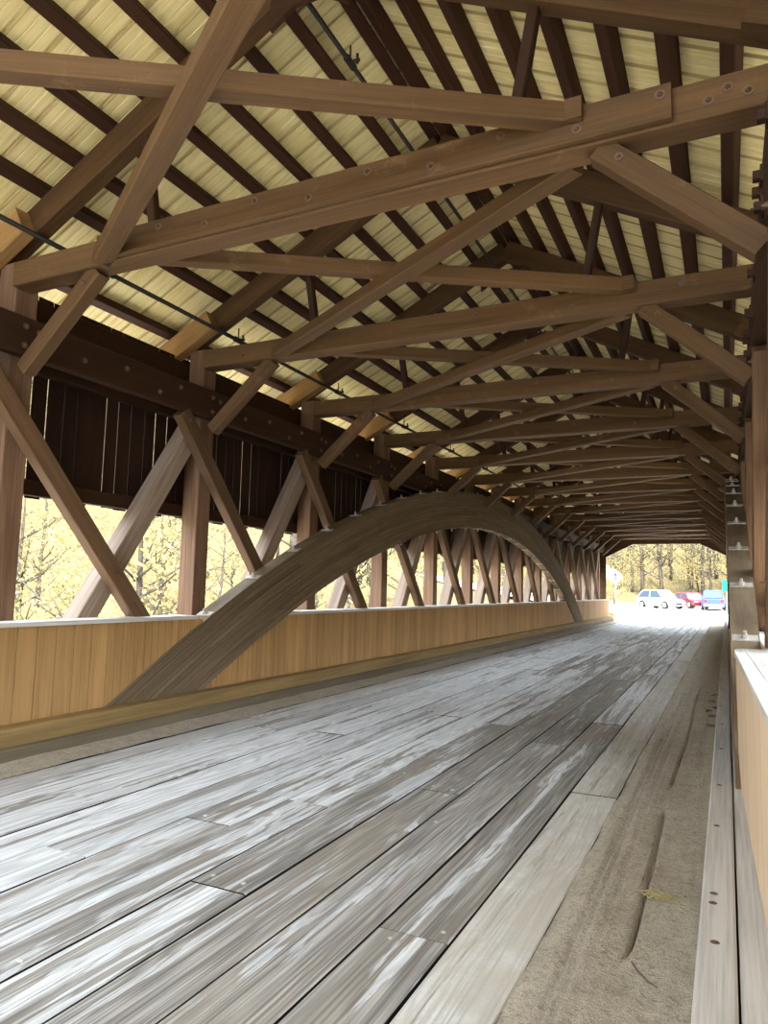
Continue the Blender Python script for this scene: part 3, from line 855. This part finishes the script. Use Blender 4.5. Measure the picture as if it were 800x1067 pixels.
# cars
TYRE = m_plain('black_tyre', srgb(34, 34, 36), .8, .2); RIM = m_plain('alloy_rim', srgb(180, 182, 186), .35, .5, .6)
GLASS = m_plain('car_glass', srgb(58, 74, 92), .08, .6); LAMP = m_plain('head_lamp', srgb(226, 230, 236), .2, .6); TAIL = m_plain('tail_lamp', srgb(190, 24, 24), .3, .5); DARK = m_plain('black_trim', srgb(30, 31, 34), .5, .4)
def car(name, x, y, rz_, L, H, Wd, paint, label, cat, truck=False):
    zb = gz(x, y)+.10
    e = empty(name, (x, y, zb), rz_); tag(e, label, cat, 'parked cars past the portal')
    hw = Wd/2; bel = H*.58
    # body: stations along the length (front at +x): x, lower z, upper z, half width
    def loft(st, mat, nm, zlo=.28):
        m = MB(); vs, fs = [], []
        for (sx_, z0, z1, w) in st:
            z_m = z0+(z1-z0)*.55
            vs += [(sx_, -w*.92, z0), (sx_, -w, z_m), (sx_, -w*.93, z1), (sx_, 0, z1+.03), (sx_, w*.93, z1), (sx_, w, z_m), (sx_, w*.92, z0), (sx_, 0, z0-.02)]
        for i in range(len(st)-1):
            for j in range(8): k = (j+1) % 8; fs.append((i*8+j, i*8+k, i*8+8+k, i*8+8+j))
        fs += [tuple(range(8)), tuple(range(len(st)*8-8, len(st)*8))[::-1]]
        m.add(vs, fs); return fix(m.obj(nm, mat, e, smooth=False))
    f, b = L/2, -L/2
    loft([(b, .42, bel*.9, hw*.86), (b+.12, .30, bel, hw*.97), (b+L*.3, .26, bel+.03, hw), (f-L*.32, .26, bel, hw), (f-.4, .28, bel*.86, hw*.98), (f-.1, .32, bel*.76, hw*.93), (f, .40, bel*.66, hw*.82)], paint, 'car_body')
    if truck: c0, c1, r0_, r1_ = b+L*.40, f-L*.24, b+L*.44, f-L*.36
    else: c0, c1, r0_, r1_ = b+.12, f-L*.25, b+L*.17, f-L*.42
    def cab(mat, nm, grow, z0, z1, dx=0):
        m = MB(); a, c = hw*.90+grow, hw*.72+grow
        m.hexa([(c0-dx, -a, z0), (c1+dx, -a, z0), (c1+dx, a, z0), (c0-dx, a, z0), (r0_-dx, -c, z1), (r1_+dx, -c, z1), (r1_+dx, c, z1), (r0_-dx, c, z1)])
        return fix(m.obj(nm, mat, e))
    cab(GLASS, 'windows', 0, bel-.02, H-.06)
    m = MB(); c = hw*.72
    m.hexa([(r0_-.04, -c-.02, H-.07), (r1_+.04, -c-.02, H-.07), (r1_+.04, c+.02, H-.07), (r0_-.04, c+.02, H-.07), (r0_+.08, -c+.1, H), (r1_-.1, -c+.1, H), (r1_-.1, c-.1, H), (r0_+.08, c-.1, H)])
    fix(m.obj('car_roof', paint, e))
    m = MB()
    for sy in (-1, 1):
        for fx0, fx1 in ((c0, r0_), (c1, r1_), ((c0+c1)/2, (r0_+r1_)/2)):
            a_ = hw*.90; c_ = hw*.72
            m.tube([(fx0, sy*(a_+.005), bel-.02), (fx1, sy*(c_+.01), H-.06)], .045, 5)
    m.obj('window_pillars', paint, e)
    if truck:
        m = MB(); m.box(b+.1, b+L*.38, -hw*.75, hw*.75, bel+.02, bel+.05); m.obj('cargo_bed', DARK, e)
    wm = MB(); wm.tube([(0, -.11, 0), (0, .11, 0)], .35, 18); rm = MB(); rm.tube([(0, -.12, 0), (0, .12, 0)], .21, 10)
    a_, c_ = wm.mesh('wheel', TYRE), rm.mesh('rim', RIM)
    for wx in (b+L*.19, f-L*.18):
        for sy in (-1, 1):
            o = D.objects.new('wheel', a_); COL.objects.link(o); o.parent = e; o.location = (wx, sy*(hw-.09), .35)
            r = D.objects.new('rim', c_); COL.objects.link(r); r.parent = o
    for sy in (-1, 1):
        m = MB(); m.box(f-.16, f-.02, sy*hw*.62-.16, sy*hw*.62+.16, bel*.60, bel*.74); m.obj('head_lamp', LAMP, e)
        m = MB(); m.box(b-.01, b+.1, sy*hw*.68-.12, sy*hw*.68+.12, bel*.66, bel*.92); m.obj('tail_lamp', TAIL, e)
    m = MB(); m.box(f-.07, f+.012, -hw*.4, hw*.4, .36, bel*.58); m.obj('grille', DARK, e)
    m = MB(); m.box(b-.03, b+.1, -hw*.8, hw*.8, .36, .52); m.obj('rear_bumper', RIM if truck else DARK, e)
    return e
SILV = m_plain('silver_paint', srgb(196, 204, 208), .3, .5, .3); RED = m_plain('red_paint', srgb(196, 30, 44), .3, .5); BLUE = m_plain('blue_paint', srgb(52, 74, 132), .3, .5, .2)
car('parked_suv', -5.45, 69.5, math.radians(-40), 4.3, 1.68, 1.85, SILV, 'silver sport utility car parked leftmost beyond the portal', 'car')
car('parked_car', -3.0, 72.5, math.radians(-60), 4.0, 1.45, 1.75, RED, 'red car parked between the silver car and blue truck', 'car')
car('parked_truck', -1.1, 69.5, math.radians(92), 5.2, 1.75, 1.9, BLUE, 'blue pickup truck parked rightmost, tail towards the bridge', 'truck', True)

# ------------------------------------------------------------------ little things on the deck
STRAW = m_plain('dry_straw', srgb(156, 144, 96), .8, .2); TWIG = m_plain('grey_twig', srgb(96, 84, 72), .9, .1); LEAFB = m_plain('dry_leaf', srgb(96, 74, 54), .8, .2, 0, .3)
m = MB(); rs = random.Random(3)
for k in range(26):
    a = rs.uniform(0, 6.28); L = rs.uniform(.03, .08); c = Vector((rs.gauss(0, .025), rs.gauss(0, .02), .008+rs.random()*.015))
    m.tube([c-Vector((math.cos(a)*L, math.sin(a)*L*.6, 0)), c+Vector((0, 0, .012)), c+Vector((math.cos(a)*L, math.sin(a)*L*.6, -.004))], .0022, 4)
o = m.obj('straw_tuft', STRAW, loc=(-.33, 3.83, ZR+.03)); tag(o, 'small tuft of dry straw lying in the grit', 'straw')
m = MB(); m.tube([(-.05, .09, .006), (-.02, .02, .012), (.02, -.03, .008), (.06, -.06, .006)], [.003, .004, .004, .002], 5)
o = m.obj('twig', TWIG, loc=(-.33, 3.05, ZR+.03)); tag(o, 'thin curved twig in the grit near the camera', 'twig')
for k, (x, y) in enumerate(((-.20, 9.6), (-.17, 10.3), (-.22, 10.9), (-.18, 11.6), (-.24, 10.0), (-.2, 8.9))):
    m = MB(); vs = []
    for j in range(9):
        t = 2*PI*j/9; vs.append((math.cos(t)*.055*(1+.25*math.cos(3*t)), math.sin(t)*.035, .012*math.cos(2*t+k)))
    m.add([(0, 0, .014)]+vs+[(q[0], q[1], q[2]-.003) for q in vs]+[(0, 0, .011)], [(0, j+1, (j+1) % 9+1) for j in range(9)]+[(19, 10+(j+1) % 9, 10+j) for j in range(9)]+[(j+1, 10+j, 10+(j+1) % 9, (j+1) % 9+1) for j in range(9)])
    o = m.obj('dry_leaf', LEAFB, loc=(x, y, ZR+.045)); o.rotation_euler.z = k*1.1
    tag(o, 'curled brown leaf lying in the grit by the right curb', 'leaf', 'dry leaves by the right curb')
